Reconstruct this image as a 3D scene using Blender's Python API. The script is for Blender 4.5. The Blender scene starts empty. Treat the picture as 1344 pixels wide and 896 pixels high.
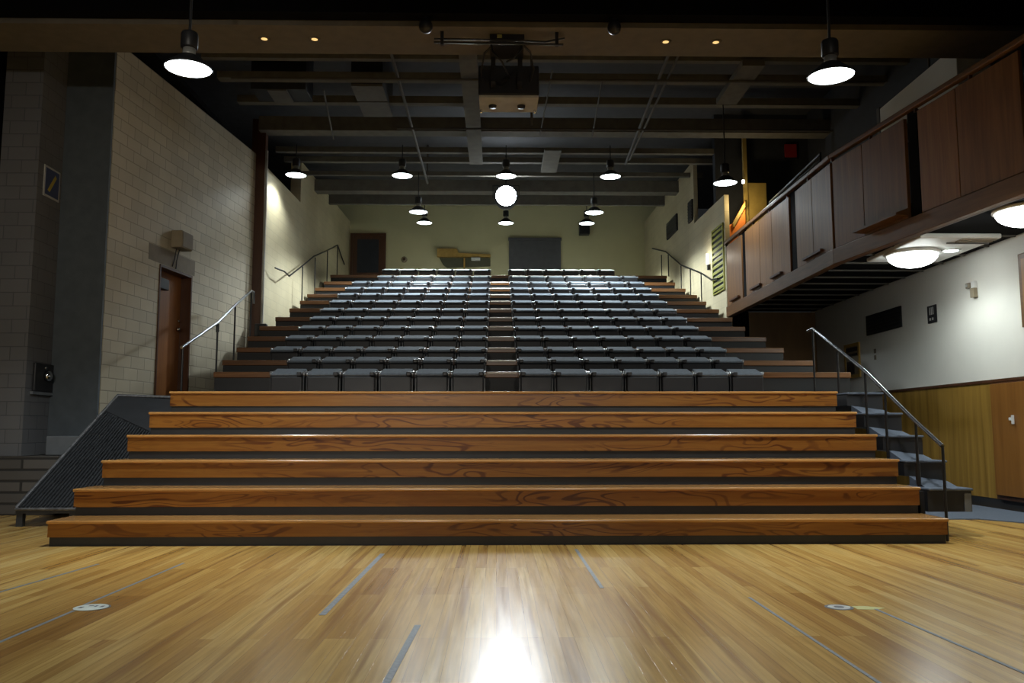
import bpy, math, random
from mathutils import Matrix, Vector
random.seed(7)
C = bpy.context.scene.collection
PI = math.pi
EXPOSURE = 0.0

# ------------------------------------------------------------------ camera
F, PITCH, YAW, ROLL, HC = 1113.0, .10552, .01809, -.00072, 1.079
cy_, sy_ = math.cos(YAW), math.sin(YAW)
fwd = Vector((sy_*math.cos(PITCH), cy_*math.cos(PITCH), math.sin(PITCH)))
rgt = Vector((cy_, -sy_, 0)); upv = rgt.cross(fwd)
r2 = math.cos(ROLL)*rgt + math.sin(ROLL)*upv; u2 = -math.sin(ROLL)*rgt + math.cos(ROLL)*upv
cd = bpy.data.cameras.new('camera'); cam = bpy.data.objects.new('camera', cd); C.objects.link(cam)
cd.sensor_width = 36; cd.lens = 36*F/1344; cd.clip_end = 200
m = Matrix((r2, u2, -fwd)).transposed().to_4x4(); m.translation = Vector((0, 0, HC)); cam.matrix_world = m
bpy.context.scene.camera = cam

# ------------------------------------------------------------------ materials
def nt(name):
    mt = bpy.data.materials.new(name); mt.use_nodes = True
    n = mt.node_tree.nodes; l = mt.node_tree.links
    return mt, n, l, n['Principled BSDF']
def N(n, typ, **k):
    x = n.new(typ)
    for a, v in k.items():
        if a in x.inputs: x.inputs[a].default_value = v
        else: setattr(x, a, v)
    return x
def coords(n, l, scale=(1, 1, 1)):
    t = n.new('ShaderNodeTexCoord'); mp = n.new('ShaderNodeMapping'); mp.inputs['Scale'].default_value = scale
    l.new(t.outputs['Object'], mp.inputs['Vector']); return mp.outputs['Vector']
def ramp(n, l, fac, cols):
    r = n.new('ShaderNodeValToRGB'); e = r.color_ramp.elements
    while len(e) < len(cols): e.new(.5)
    for k, (p, c) in enumerate(cols): e[k].position = p; e[k].color = (*c, 1)
    l.new(fac, r.inputs['Fac']); return r.outputs['Color']
def mix(n, l, fac, a, b, mode='MIX'):
    x = n.new('ShaderNodeMix'); x.data_type = 'RGBA'; x.blend_type = mode
    for s, v in ((0, fac), (6, a), (7, b)):
        if hasattr(v, 'links'): l.new(v, x.inputs[s])
        else: x.inputs[s].default_value = v if s == 0 else (*v, 1)
    return x.outputs[2]
def bump(n, l, h, p, strength=.3, dist=.01):
    b = N(n, 'ShaderNodeBump', Strength=strength, Distance=dist); l.new(h, b.inputs['Height']); l.new(b.outputs['Normal'], p.inputs['Normal'])
def plain(name, col, rough=.6, metal=0, var=.12, scale=6, spec=.5):
    mt, n, l, p = nt(name)
    v = coords(n, l); t = N(n, 'ShaderNodeTexNoise', Scale=scale, Detail=4); l.new(v, t.inputs['Vector'])
    c = ramp(n, l, t.outputs['Fac'], [(.3, tuple(x*(1-var) for x in col)), (.7, tuple(min(1, x*(1+var)) for x in col))])
    l.new(c, p.inputs['Base Color']); p.inputs['Roughness'].default_value = rough; p.inputs['Metallic'].default_value = metal
    p.inputs['Specular IOR Level'].default_value = spec
    return mt
def emit(name, col, s):
    mt, n, l, p = nt(name)
    v = coords(n, l); t = N(n, 'ShaderNodeTexNoise', Scale=3); l.new(v, t.inputs['Vector'])
    c = ramp(n, l, t.outputs['Fac'], [(0, tuple(x*.97 for x in col)), (1, col)])
    l.new(c, p.inputs['Emission Color']); p.inputs['Emission Strength'].default_value = s; p.inputs['Base Color'].default_value = (.8, .8, .8, 1)
    return mt
def wood(name, dark, light, scale, rough=.35, rnd=.25, figure=0, fig=(.1, .04, .01), wdir='Z', coat=0):
    mt, n, l, p = nt(name)
    t = n.new('ShaderNodeTexCoord'); oi = n.new('ShaderNodeObjectInfo')
    ad = n.new('ShaderNodeVectorMath'); ad.operation = 'ADD'
    mu = n.new('ShaderNodeVectorMath'); mu.operation = 'SCALE'; mu.inputs[0].default_value = (17, 23, 31); l.new(oi.outputs['Random'], mu.inputs['Scale'])
    l.new(t.outputs['Object'], ad.inputs[0]); l.new(mu.outputs[0], ad.inputs[1])
    mp = N(n, 'ShaderNodeMapping'); mp.inputs['Scale'].default_value = scale; l.new(ad.outputs[0], mp.inputs['Vector'])
    a = N(n, 'ShaderNodeTexNoise', Scale=1, Detail=6, Roughness=.6, Distortion=.6); l.new(mp.outputs[0], a.inputs['Vector'])
    c = ramp(n, l, a.outputs['Fac'], [(.32, dark), (.68, light)])
    hs = N(n, 'ShaderNodeHueSaturation'); mr = N(n, 'ShaderNodeMapRange'); mr.inputs['To Min'].default_value = 1-rnd; mr.inputs['To Max'].default_value = 1+rnd
    l.new(oi.outputs['Random'], mr.inputs['Value']); l.new(mr.outputs[0], hs.inputs['Value']); l.new(c, hs.inputs['Color']); c = hs.outputs['Color']
    if figure:
        mp2 = N(n, 'ShaderNodeMapping'); mp2.inputs['Scale'].default_value = (1.5, 5, 8); l.new(ad.outputs[0], mp2.inputs['Vector'])
        b = N(n, 'ShaderNodeTexNoise', Scale=.8, Detail=1.2, Distortion=.7); l.new(mp2.outputs[0], b.inputs['Vector'])
        s = N(n, 'ShaderNodeMath', operation='MULTIPLY'); s.inputs[1].default_value = 46; l.new(b.outputs['Fac'], s.inputs[0])
        sn = N(n, 'ShaderNodeMath', operation='SINE'); l.new(s.outputs[0], sn.inputs[0])
        msk = N(n, 'ShaderNodeTexNoise', Scale=.42, Detail=1); l.new(mp2.outputs[0], msk.inputs['Vector'])
        f1 = ramp(n, l, sn.outputs[0], [(.45, (0, 0, 0)), (.9, (1, 1, 1))]); f2 = ramp(n, l, msk.outputs['Fac'], [(.40, (.10,)*3), (.56, (1, 1, 1))])
        ff = mix(n, l, 1.0, f1, f2, 'MULTIPLY')
        sx = N(n, 'ShaderNodeSeparateXYZ'); l.new(ad.outputs[0], sx.inputs[0]); cx = N(n, 'ShaderNodeCombineXYZ'); l.new(sx.outputs['X'], cx.inputs['X'])
        bk = N(n, 'ShaderNodeTexBrick', Scale=1.0); bk.inputs['Brick Width'].default_value = 2.7; bk.inputs['Row Height'].default_value = 50; bk.inputs['Mortar Size'].default_value = .002
        bk.inputs['Color1'].default_value = (.92, .84, .70, 1); bk.inputs['Color2'].default_value = (1.35, 1.45, 1.6, 1); bk.inputs['Mortar'].default_value = (.5, .45, .4, 1); l.new(cx.outputs[0], bk.inputs['Vector'])
        c = mix(n, l, 1.0, c, bk.outputs['Color'], 'MULTIPLY')
        sc = N(n, 'ShaderNodeMath', operation='MULTIPLY'); sc.inputs[1].default_value = figure; l.new(ff, sc.inputs[0])
        c = mix(n, l, sc.outputs[0], c, fig)
    l.new(c, p.inputs['Base Color']); p.inputs['Roughness'].default_value = rough; p.inputs['Coat Weight'].default_value = coat; p.inputs['Coat Roughness'].default_value = .15
    return mt
def blocks(name, col, mortar, bw=.38, bh=.185, ms=.008, rough=.6, var=.08, bstr=.5):
    mt, n, l, p = nt(name)
    t = n.new('ShaderNodeTexCoord'); sp = n.new('ShaderNodeSeparateXYZ'); cb = n.new('ShaderNodeCombineXYZ')
    l.new(t.outputs['Object'], sp.inputs[0]); 
    ax = N(n, 'ShaderNodeMath', operation='ADD'); l.new(sp.outputs['X'], ax.inputs[0]); l.new(sp.outputs['Y'], ax.inputs[1])
    l.new(ax.outputs[0], cb.inputs['X']); l.new(sp.outputs['Z'], cb.inputs['Y'])
    b = N(n, 'ShaderNodeTexBrick', Scale=1.0); b.inputs['Brick Width'].default_value = bw; b.inputs['Row Height'].default_value = bh
    b.inputs['Mortar Size'].default_value = ms; b.inputs['Mortar Smooth'].default_value = .3
    b.inputs['Color1'].default_value = (*[x*(1-var) for x in col], 1); b.inputs['Color2'].default_value = (*[x*(1+var) for x in col], 1); b.inputs['Mortar'].default_value = (*mortar, 1)
    l.new(cb.outputs[0], b.inputs['Vector'])
    no = N(n, 'ShaderNodeTexNoise', Scale=60, Detail=3); l.new(t.outputs['Object'], no.inputs['Vector'])
    nb = N(n, 'ShaderNodeTexNoise', Scale=.9, Detail=3); l.new(t.outputs['Object'], nb.inputs['Vector'])
    dirt = ramp(n, l, nb.outputs['Fac'], [(.3, (.88, .86, .82)), (.7, (1.05, 1.05, 1.05))])
    l.new(mix(n, l, 1.0, b.outputs['Color'], dirt, 'MULTIPLY'), p.inputs['Base Color'])
    h = N(n, 'ShaderNodeMath', operation='MULTIPLY_ADD'); h.inputs[1].default_value = .12; l.new(no.outputs['Fac'], h.inputs[0])
    inv = N(n, 'ShaderNodeMath', operation='SUBTRACT'); inv.inputs[0].default_value = 1; l.new(b.outputs['Fac'], inv.inputs[1]); l.new(inv.outputs[0], h.inputs[2])
    bump(n, l, h.outputs[0], p, bstr, .008); p.inputs['Roughness'].default_value = rough
    return mt
def maple():
    mt, n, l, p = nt('maple_strip_floor')
    t = n.new('ShaderNodeTexCoord'); sp = n.new('ShaderNodeSeparateXYZ'); cb = n.new('ShaderNodeCombineXYZ')
    l.new(t.outputs['Object'], sp.inputs[0]); l.new(sp.outputs['Y'], cb.inputs['X']); l.new(sp.outputs['X'], cb.inputs['Y'])
    def br(w, h, off):
        b = N(n, 'ShaderNodeTexBrick', Scale=1.0); b.offset = .37; b.offset_frequency = 3
        b.inputs['Brick Width'].default_value = w; b.inputs['Row Height'].default_value = h; b.inputs['Mortar Size'].default_value = .0012; b.inputs['Bias'].default_value = 0
        b.inputs['Color1'].default_value = (0, 0, 0, 1); b.inputs['Color2'].default_value = (1, 1, 1, 1); b.inputs['Mortar'].default_value = (.5, .5, .5, 1)
        mp = N(n, 'ShaderNodeMapping'); mp.inputs['Location'].default_value = off; l.new(cb.outputs[0], mp.inputs['Vector']); l.new(mp.outputs[0], b.inputs['Vector']); return b
    b1 = br(2.3, .082, (0, 0, 0)); b2 = br(3.7, .246, (5.3, .041, 0))
    av = mix(n, l, .35, b1.outputs['Color'], b2.outputs['Color'])
    c = ramp(n, l, av, [(0, (.34, .165, .034)), (.22, (.52, .30, .078)), (.65, (.66, .42, .125)), (1, (.72, .50, .18))])
    mp = N(n, 'ShaderNodeMapping'); mp.inputs['Scale'].default_value = (30, 1.1, 1); l.new(t.outputs['Object'], mp.inputs['Vector'])
    g = N(n, 'ShaderNodeTexNoise', Scale=1.6, Detail=6, Distortion=.5); l.new(mp.outputs[0], g.inputs['Vector'])
    gr = ramp(n, l, g.outputs['Fac'], [(.3, (.78, .74, .68)), (.65, (1.06, 1.05, 1.03))])
    c = mix(n, l, 1.0, c, gr, 'MULTIPLY')
    mq = N(n, 'ShaderNodeMapping'); mq.inputs['Scale'].default_value = (11, .3, 1); l.new(t.outputs['Object'], mq.inputs['Vector'])
    sk = N(n, 'ShaderNodeTexNoise', Scale=1.0, Detail=3); l.new(mq.outputs[0], sk.inputs['Vector'])
    sf = ramp(n, l, sk.outputs['Fac'], [(.56, (0, 0, 0)), (.68, (.75,)*3)]); c = mix(n, l, sf, c, (.30, .145, .035))
    jt = ramp(n, l, b1.outputs['Fac'], [(0, (1, 1, 1)), (1, (.55, .5, .45))]); c = mix(n, l, 1.0, c, jt, 'MULTIPLY')
    l.new(c, p.inputs['Base Color'])
    s = N(n, 'ShaderNodeTexNoise', Scale=1.0, Detail=5); l.new(mp.outputs[0], s.inputs['Vector'])
    rr = N(n, 'ShaderNodeMapRange'); rr.inputs['To Min'].default_value = .17; rr.inputs['To Max'].default_value = .28; l.new(s.outputs['Fac'], rr.inputs['Value']); l.new(rr.outputs[0], p.inputs['Roughness'])
    p.inputs['Specular IOR Level'].default_value = .45
    # boards cup very slightly, so reflections break up along the joints
    bb = N(n, 'ShaderNodeMath', operation='MULTIPLY'); bb.inputs[1].default_value = -1; l.new(b1.outputs['Fac'], bb.inputs[0])
    bump(n, l, bb.outputs[0], p, .25, .002)
    return mt

M = {}
M['floor'] = maple()
M['step_wood'] = wood('honey_step_timber', (.43, .165, .024), (.60, .28, .055), (1.1, 14, 26), .32, .13, .95, (.10, .026, .005), coat=.25)
M['tread_wood'] = wood('honey_tread_timber', (.40, .18, .045), (.56, .29, .09), (1.1, 20, 26), .26, .1, coat=.5)
M['nosing'] = wood('brown_nosing_timber', (.12, .05, .016), (.22, .095, .03), (1.2, 14, 26), .35, .1)
M['aisle_edge_glint'] = plain('pale_glint_edging', (.90, .80, .68), .2, 0, var=.05)  # pale tone stands in for spotlight glint on the aisle edging
M['black'] = plain('matt_black_paint', (.012, .012, .014), .55)
M['riser_black'] = plain('black_riser_board', (.007, .0065, .0065), .55)
M['kick_black'] = plain('black_kick_board', (.020, .020, .021), .5)
M['void'] = plain('black_stage_cloth', (.004, .004, .005), .95, spec=.1)
M['rail_black'] = plain('black_rail_enamel', (.006, .006, .007), .35, .0)
M['rail_dark'] = plain('dark_polished_handrail', (.09, .092, .1), .25, .6)
M['rail_steel'] = plain('worn_steel_handrail', (.33, .34, .36), .28, .85)
M['cream_block'] = blocks('cream_painted_block', (.58, .51, .37), (.36, .31, .22))
M['cream_wall'] = blocks('cream_painted_wall', (.60, .53, .35), (.50, .44, .29), ms=.005, bstr=.25, var=.03)
M['back_wall'] = plain('cream_wall_green_cast', (.62, .58, .35), .7, var=.03, scale=2)  # cream paint with the lamps' greenish cast put into its colour
M['grey_block'] = blocks('grey_painted_block', (.15, .152, .16), (.09, .092, .10), ms=.006, var=.05)
M['slate'] = plain('slate_blue_paint', (.075, .09, .103), .6)
M['ledge'] = plain('grey_ledge_paint', (.15, .162, .175), .6)
M['base_brick'] = blocks('rock_faced_base_brick', (.105, .096, .088), (.03, .028, .026), 3.4, .146, .018, .8, .15, 1)
M['dark_ceiling'] = plain('dark_ceiling_paint', (.05, .05, .054), .85)
M['beam'] = plain('grey_beam_paint', (.16, .15, .125), .9, spec=.15)
M['soffit'] = plain('brown_soffit_paint', (.155, .135, .105), .7)
M['dark_wall'] = plain('dark_blue_grey_paint', (.028, .032, .042), .8)
M['duct'] = plain('dull_grey_duct', (.13, .125, .115), .8)
M['conduit'] = plain('grey_conduit', (.12, .115, .105), .8, spec=.2)
M['white_wall'] = plain('off_white_plaster', (.80, .78, .72), .75, var=.03, scale=1.5)
M['white'] = plain('white_painted_metal', (.75, .75, .73), .5, var=.03)
M['panel_wood'] = wood('walnut_balcony_panel', (.150, .062, .016), (.25, .115, .032), (16, 16, .9), .45, .15)
M['fascia_wood'] = wood('brown_fascia_timber', (.11, .05, .017), (.17, .082, .03), (2, 2, 22), .4, .08)
M['wainscot'] = wood('golden_oak_wainscot', (.22, .115, .016), (.42, .24, .045), (7, 7, .3), .4, .06)
M['cupboard'] = wood('red_brown_cupboard', (.22, .085, .014), (.30, .125, .024), (10, 10, .6), .4, .06)
M['door_wood'] = wood('red_brown_door', (.28, .092, .016), (.37, .135, .026), (12, 12, .7), .4, .05)
M['frame_wood'] = wood('dark_door_frame', (.06, .022, .008), (.10, .036, .013), (10, 10, 1), .4, .05)
M['brown_wall'] = wood('brown_panelled_wall', (.17, .085, .022), (.23, .12, .034), (3, 3, .6), .5, .05)
M['seat_fabric'] = plain('charcoal_seat_fabric', (.135, .157, .182), .85, var=.14, scale=30, spec=.12)
M['seat_shell'] = plain('black_seat_shell', (.014, .0145, .017), .42, var=.1)
M['seat_bracket'] = plain('grey_hinge_metal', (.05, .052, .055), .35, .5)
M['seat_metal'] = plain('bright_hinge_metal', (.42, .43, .45), .28, .8)
M['carpet'] = plain('blue_grey_carpet', (.115, .135, .17), .95, var=.25, scale=120, spec=.1)
M['ramp'] = plain('black_ribbed_rubber', (.034, .036, .040), .5)
M['ramp_edge'] = plain('worn_grey_edging', (.12, .12, .125), .5, var=.4, scale=25)
M['lamp_black'] = plain('black_lamp_metal', (.02, .02, .022), .45)
M['lamp_steel'] = plain('pale_lamp_collar', (.45, .44, .4), .4, .3)
M['lamp_lens'] = emit('lit_lamp_lens', (.86, .97, 1.0), 9)
M['spot_lens'] = emit('lit_spotlight_lens', (.86, .95, 1.0), 60)
M['dome_glass'] = emit('lit_dome_glass', (.93, 1.0, .97), 12)
M['warm_bulb'] = emit('lit_warm_bulb', (1.0, .62, .22), 1.1)
M['white_bulb'] = emit('lit_sconce_glass', (1, .97, .85), 3)
M['chrome'] = plain('chrome', (.75, .75, .75), .15, 1)
M['glass_dark'] = plain('dark_glazing', (.03, .04, .045), .12)
M['screen'] = plain('grey_screen_cloth', (.10, .10, .11), .7)
M['booth_dark'] = plain('booth_interior', (.10, .10, .06), .7)
M['yellow_wood'] = wood('yellow_timber', (.42, .25, .05), (.55, .35, .09), (8, 2, 8), .5, .05)
M['olive'] = plain('olive_louvre_paint', (.30, .30, .05), .6)
M['orange'] = plain('orange_lit_tone', (.75, .22, .03), .6)  # orange light behind the balcony, put into the panel colour
M['yellow_lit'] = plain('yellow_lit_tone', (.34, .24, .06), .6)  # yellow lamplight put into the colour of post and partition
M['tape'] = plain('blue_grey_floor_tape', (.17, .18, .185), .6, var=.3, scale=40)
M['sticker'] = plain('pale_floor_sticker', (.62, .66, .60), .5)
M['sticker_ring'] = plain('dark_sticker_ring', (.07, .08, .09), .5)
M['sticker_yellow'] = plain('yellow_green_sticker', (.55, .52, .16), .5)
M['sign_blue'] = plain('blue_sign_face', (.05, .07, .16), .5)
M['sign_yellow'] = plain('yellow_sign_stroke', (.55, .42, .05), .5)
M['sign_black'] = plain('black_sign_face', (.015, .015, .018), .5)
M['paper'] = plain('grey_white_print', (.5, .5, .48), .6)
M['red'] = plain('red_sign_face', (.35, .02, .02), .5)
M['box_brown'] = plain('tan_speaker_grille', (.30, .25, .17), .7)
M['patch'] = plain('grey_brown_block_patch', (.25, .205, .15), .7)
M['stone'] = plain('grey_threshold', (.13, .13, .13), .6)

# ------------------------------------------------------------------ mesh builder
class MB:
    def __init__(s, frame=None): s.v = []; s.f = []; s.M = frame; s.sm = []
    def pt(s, p):
        p = Vector(p); return s.M @ p if s.M is not None else p
    def add(s, vs, fs, smooth=False):
        o = len(s.v); s.v += [s.pt(p) for p in vs]; s.f += [tuple(i+o for i in f) for f in fs]; s.sm += [smooth]*len(fs); return s
    def box(s, x0, x1, y0, y1, z0, z1):
        v = [(x, y, z) for z in (z0, z1) for y in (y0, y1) for x in (x0, x1)]
        return s.add(v, [(0, 2, 3, 1), (4, 5, 7, 6), (0, 1, 5, 4), (2, 6, 7, 3), (0, 4, 6, 2), (1, 3, 7, 5)])
    def hexa(s, b, t):
        return s.add(list(b)+list(t), [(3, 2, 1, 0), (4, 5, 6, 7), (0, 1, 5, 4), (1, 2, 6, 5), (2, 3, 7, 6), (3, 0, 4, 7)])
    def prism(s, poly, z0, z1):           # poly in xy, extruded in z
        n = len(poly)
        return s.add([(x, y, z0) for x, y in poly]+[(x, y, z1) for x, y in poly],
                     [tuple(range(n))[::-1], tuple(range(n, 2*n))]+[(i, (i+1) % n, n+(i+1) % n, n+i) for i in range(n)])
    def prismx(s, poly, x0, x1):          # poly in yz, extruded in x
        n = len(poly)
        return s.add([(x0, y, z) for y, z in poly]+[(x1, y, z) for y, z in poly],
                     [tuple(range(n))[::-1], tuple(range(n, 2*n))]+[(i, (i+1) % n, n+(i+1) % n, n+i) for i in range(n)])
    def prismy(s, poly, y0, y1):          # poly in xz, extruded in y
        n = len(poly)
        return s.add([(x, y0, z) for x, z in poly]+[(x, y1, z) for x, z in poly],
                     [tuple(range(n)), tuple(range(n, 2*n))[::-1]]+[(i, n+i, n+(i+1) % n, (i+1) % n) for i in range(n)])
    def tube(s, pts, r, k=10, cap=True):
        pts = [Vector(p) for p in pts]; rings = []
        for i, p in enumerate(pts):
            d = ((pts[i+1]-p).normalized() if i < len(pts)-1 else Vector((0, 0, 0)))+((p-pts[i-1]).normalized() if i else Vector((0, 0, 0)))
            d.normalize(); a = d.cross(Vector((0, 0, 1)))
            if a.length < .05: a = d.cross(Vector((1, 0, 0)))
            a.normalize(); b = a.cross(d)
            rings.append([p+r*(math.cos(2*PI*j/k)*a+math.sin(2*PI*j/k)*b) for j in range(k)])
        v = [q for R in rings for q in R]
        f = [(i*k+j, i*k+(j+1) % k, (i+1)*k+(j+1) % k, (i+1)*k+j) for i in range(len(pts)-1) for j in range(k)]
        s.add(v, f, True)
        if cap:
            n = len(pts); s.add(rings[0], [tuple(range(k))]); s.add(rings[-1], [tuple(range(k))[::-1]])
        return s
    def lathe(s, prof, c=(0, 0, 0), k=24, axis='z', smooth=True):
        v = []
        for r, h in prof:
            for j in range(k):
                a = 2*PI*j/k; x, y = r*math.cos(a), r*math.sin(a)
                v.append({'z': (c[0]+x, c[1]+y, c[2]+h), 'y': (c[0]+x, c[1]+h, c[2]+y), 'x': (c[0]+h, c[1]+x, c[2]+y)}[axis])
        f = [(i*k+j, i*k+(j+1) % k, (i+1)*k+(j+1) % k, (i+1)*k+j) for i in range(len(prof)-1) for j in range(k)]
        s.add(v, f, smooth)
        for i in (0, len(prof)-1):
            if prof[i][0] > 1e-4: s.add(v[i*k:(i+1)*k], [tuple(range(k))])
        return s
    def build(s, name, mat, parent=None, bevel=0, seg=2, loc=None, rotz=0):
        off = Vector((0, 0, 0)); q = parent
        while q is not None: off += Vector(q.location); q = q.parent
        me = bpy.data.meshes.new(name); me.from_pydata([tuple(p-off) for p in s.v], [], s.f); me.validate(); me.update()
        import bmesh
        b = bmesh.new(); b.from_mesh(me)
        if any(s.sm) is False: pass
        bmesh.ops.recalc_face_normals(b, faces=b.faces); b.to_mesh(me); b.free()
        if len(me.polygons) == len(s.sm):
            for p, q_ in zip(me.polygons, s.sm): p.use_smooth = q_
        me.materials.append(M[mat] if isinstance(mat, str) else mat)
        o = bpy.data.objects.new(name, me); C.objects.link(o)
        if parent is not None: o.parent = parent
        if loc is not None: o.location = loc
        o.rotation_euler.z = rotz
        if bevel:
            d = o.modifiers.new('bevel', 'BEVEL'); d.width = bevel; d.segments = seg; d.limit_method = 'ANGLE'; d.angle_limit = .6
        return o
def B(*a): return MB().box(*a)
def tag(o, label, cat, group=None, kind=None):
    o['label'] = label; o['category'] = cat
    if group: o['group'] = group
    if kind: o['kind'] = kind
    return o
def thing(name, label, cat, loc=(0, 0, 0), group=None):
    o = bpy.data.objects.new(name, None); o.empty_display_size = .1; C.objects.link(o); o.location = loc
    return tag(o, label, cat, group)
def struct(o, label=None):
    o['kind'] = 'structure'
    if label: o['label'] = label
    return o
def dup(root, loc, label, group=None):
    r = root.copy(); C.objects.link(r); r.location = loc; r['label'] = label
    if group: r['group'] = group
    for ch in list(root.children):
        c = ch.copy(); C.objects.link(c); c.parent = r
        for g in list(ch.children):
            d = g.copy(); C.objects.link(d); d.parent = c
    return r
def frame(A, Bp):
    d = Vector((Bp[0]-A[0], Bp[1]-A[1], 0)); L = d.length; a = math.atan2(d.y, d.x)
    return Matrix.Translation((A[0], A[1], 0)) @ Matrix.Rotation(a, 4, 'Z'), L, a
def wpt(fr, s, z, y=0): return tuple(fr @ Vector((s, y, z)))
def lamp(kind, name, loc, energy, col, parent=None, **k):
    d = bpy.data.lights.new(name, kind); d.energy = energy; d.color = col
    rot = k.pop('rot', None)
    for a, v in k.items(): setattr(d, a, v)
    o = bpy.data.objects.new(name, d); C.objects.link(o)
    off = Vector((0, 0, 0)); q = parent
    while q is not None: off += Vector(q.location); q = q.parent
    o.location = Vector(loc)-off
    if parent is not None: o.parent = parent
    if rot: o.rotation_euler = rot
    return o
ORD = ['first', 'second', 'third', 'fourth', 'fifth', 'sixth', 'seventh', 'eighth', 'ninth', 'tenth', 'eleventh', 'twelfth', 'thirteenth']

# ------------------------------------------------------------------ room shell
struct(B(-9.2, 9.2, -5, 26.6, -.2, 0).build('floor', 'floor'))
W1A, W1B = (-5.65, 12.2), (-5.0, 17.55); F1, L1, A1 = frame(W1A, W1B)
W2A, W2B = (-4.85, 17.5), (-4.62, 26.2); F2, L2, A2 = frame(W2A, W2B)
WRA, WRB = (4.66, 26.2), (4.85, 17.6); FR, LR, AR = frame(WRA, WRB)
# left block wall with the door opening
w = MB(); w.box(0, 1.47, 0, .3, 0, 6.85); w.box(2.57, L1, 0, .3, 0, 6.85); w.box(1.47, 2.57, 0, .3, 3.79, 6.85); w.box(1.47, 2.57, 0, .3, 0, 1.6)
struct(w.build('wall_left', 'cream_block', loc=(*W1A, 0), rotz=A1))
w = MB(); w.box(0, 2.75, 0, .25, 0, 6.62); w.box(2.75, L2, 0, .25, 0, 7.65)
struct(w.build('wall_left_rear', 'cream_wall', loc=(*W2A, 0), rotz=A2))
struct(B(-5.2, 5.2, 26.2, 26.45, 0, 8.3).build('wall_back', 'back_wall'))
w = MB(); w.box(0, 6.1, 0, .1, 3.0, 7.65); w.box(6.1, LR, 0, .1, 3.0, 6.1)
struct(w.build('wall_right_rear', 'cream_wall', loc=(*WRA, 0), rotz=AR))
struct(B(-9, -5.655, 12.14, 12.19, 0, 7.4).build('wall_front_left', 'slate'))
struct(B(-6.85, -6.33, 11.5, 12.135, .76, 7.4).build('pillar_left', 'grey_block'))
struct(B(-9, -5.73, 11.3, 12.2, 0, .755).build('plinth_left', 'base_brick'))
struct(B(-6.12, -5.68, 11.7, 12.2, .76, 1.02).build('ledge_left', 'ledge', bevel=.015))
struct(B(-5.12, -4.84, 17.3, 17.48, 0, 7.6).build('trim_1', 'frame_wood'), 'dark brown column where the two left walls meet')
struct(B(7.05, 7.3, 3, 18.7, 0, 8.2).build('wall_right', 'white_wall'))
struct(B(5.56, 7.04, 18.45, 18.6, 1.0, 3.69).build('wall_under_balcony', 'brown_wall'))
struct(B(4.9, 7.04, 18.45, 18.65, 3.92, 8.2).build('wall_balcony_end', 'dark_wall'))
struct(B(7.0, 7.045, 3, 18.4, 3.92, 8.2).build('wall_balcony_side', 'dark_wall'))
struct(B(-9.2, 9.2, 9.7, 26.6, 8.2, 8.35).build('ceiling', 'dark_ceiling'))
struct(B(-9, 7.3, 9.92, 10.7, 6.0, 7.4).build('ceiling_soffit_beam', 'soffit'))
struct(B(-9, 7.3, 9.7, 9.9, 6.06, 8.2).build('ceiling_front_pelmet', 'void'))
struct(B(-9.2, -5.3, 12.5, 26.5, 6.9, 7.0).build('ceiling_left_void', 'void'))
for k, (y, d, h, z) in enumerate([(13.75, .12, .3, 7.3), (14.6, .2, .12, 7.3), (15.75, .16, .14, 7.32), (17.3, .34, .3, 7.3), (18.55, .12, .12, 7.3), (19.3, .12, .12, 7.32), (20.4, .1, .1, 7.34), (21.75, .34, .3, 7.3), (23.3, .12, .3, 7.4)]):
    struct(B(-4.95, 7.0 if y < 18 else 5.1, y-d/2, y+d/2, z, z+h).build('trim_%d' % (k+2), 'beam'), 'grey ceiling beam across the hall')
# centre run along the hall, cream strip under the beams
struct(B(-.63, -.33, 13.3, 19.05, 7.2, 7.29).build('trim_12', 'beam'), 'pale flat duct strip running along the ceiling')
struct(B(1.05, 1.42, 18.1, 19.7, 7.22, 7.29).build('trim_13', 'beam'), 'shorter flat duct strip beside the centre of the ceiling')
struct(B(4.12, 4.5, 13.6, 15.3, 7.18, 7.29).build('trim_14', 'beam'), 'flat duct strip on the balcony side of the ceiling')

# stage curtain at the left edge
c = MB(); xs = [-9+.06*i for i in range(41)]
pl = [(x, 11.62+.05*math.sin(i*1.5)) for i, x in enumerate(xs)]; pl2 = [(x, y+.02) for x, y in pl[::-1]]
c.prism(pl+pl2, .77, 7.4); tag(c.build('stage_curtain', 'void'), 'black stage curtain beside the grey block pillar', 'curtain')
c = MB(); pl = [(4.95+.03*i, 18.3+.035*math.sin(i*1.7)) for i in range(20)]; c.prism(pl+[(x, y+.02) for x, y in pl[::-1]], 1.7, 3.69)
tag(c.build('side_curtain', 'void'), 'black curtain hanging below the balcony at its far end', 'curtain')

# balcony soffit, slats and right-hand wall dressing
BA, BBp, BC = (4.85, 17.6), (4.85, 11.9), (5.75, 5.1)
G1, H1, g1 = frame(BA, BBp); G2, H2, g2 = frame(BBp, BC)
struct(MB().prism([(4.92, 18.4), (7.0, 18.4), (7.0, 5.1), (5.82, 5.1), (4.92, 11.9)], 3.7, 3.9).build('ceiling_under_balcony', 'void'))
s = MB()
for k in range(12):
    y = 17.9-k*.62; x0 = 4.95 if y > 11.9 else 4.95+(11.9-y)*.132
    s.box(x0, 6.98, y-.012, y+.012, 3.675, 3.7)
struct(s.build('trim_15', 'conduit'), 'thin pale battens across the black ceiling under the balcony')
s = MB(); s.box(7.0, 7.045, 11.85, 18.4, .14, 1.76); struct(s.build('wainscot_right', 'wainscot'), 'golden oak panelling along the lower right wall')
s = MB(); s.box(6.985, 7.045, 8.0, 18.4, 1.76, 1.80); struct(s.build('trim_16', 'frame_wood'), 'dark cap rail above the oak panelling')
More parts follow.
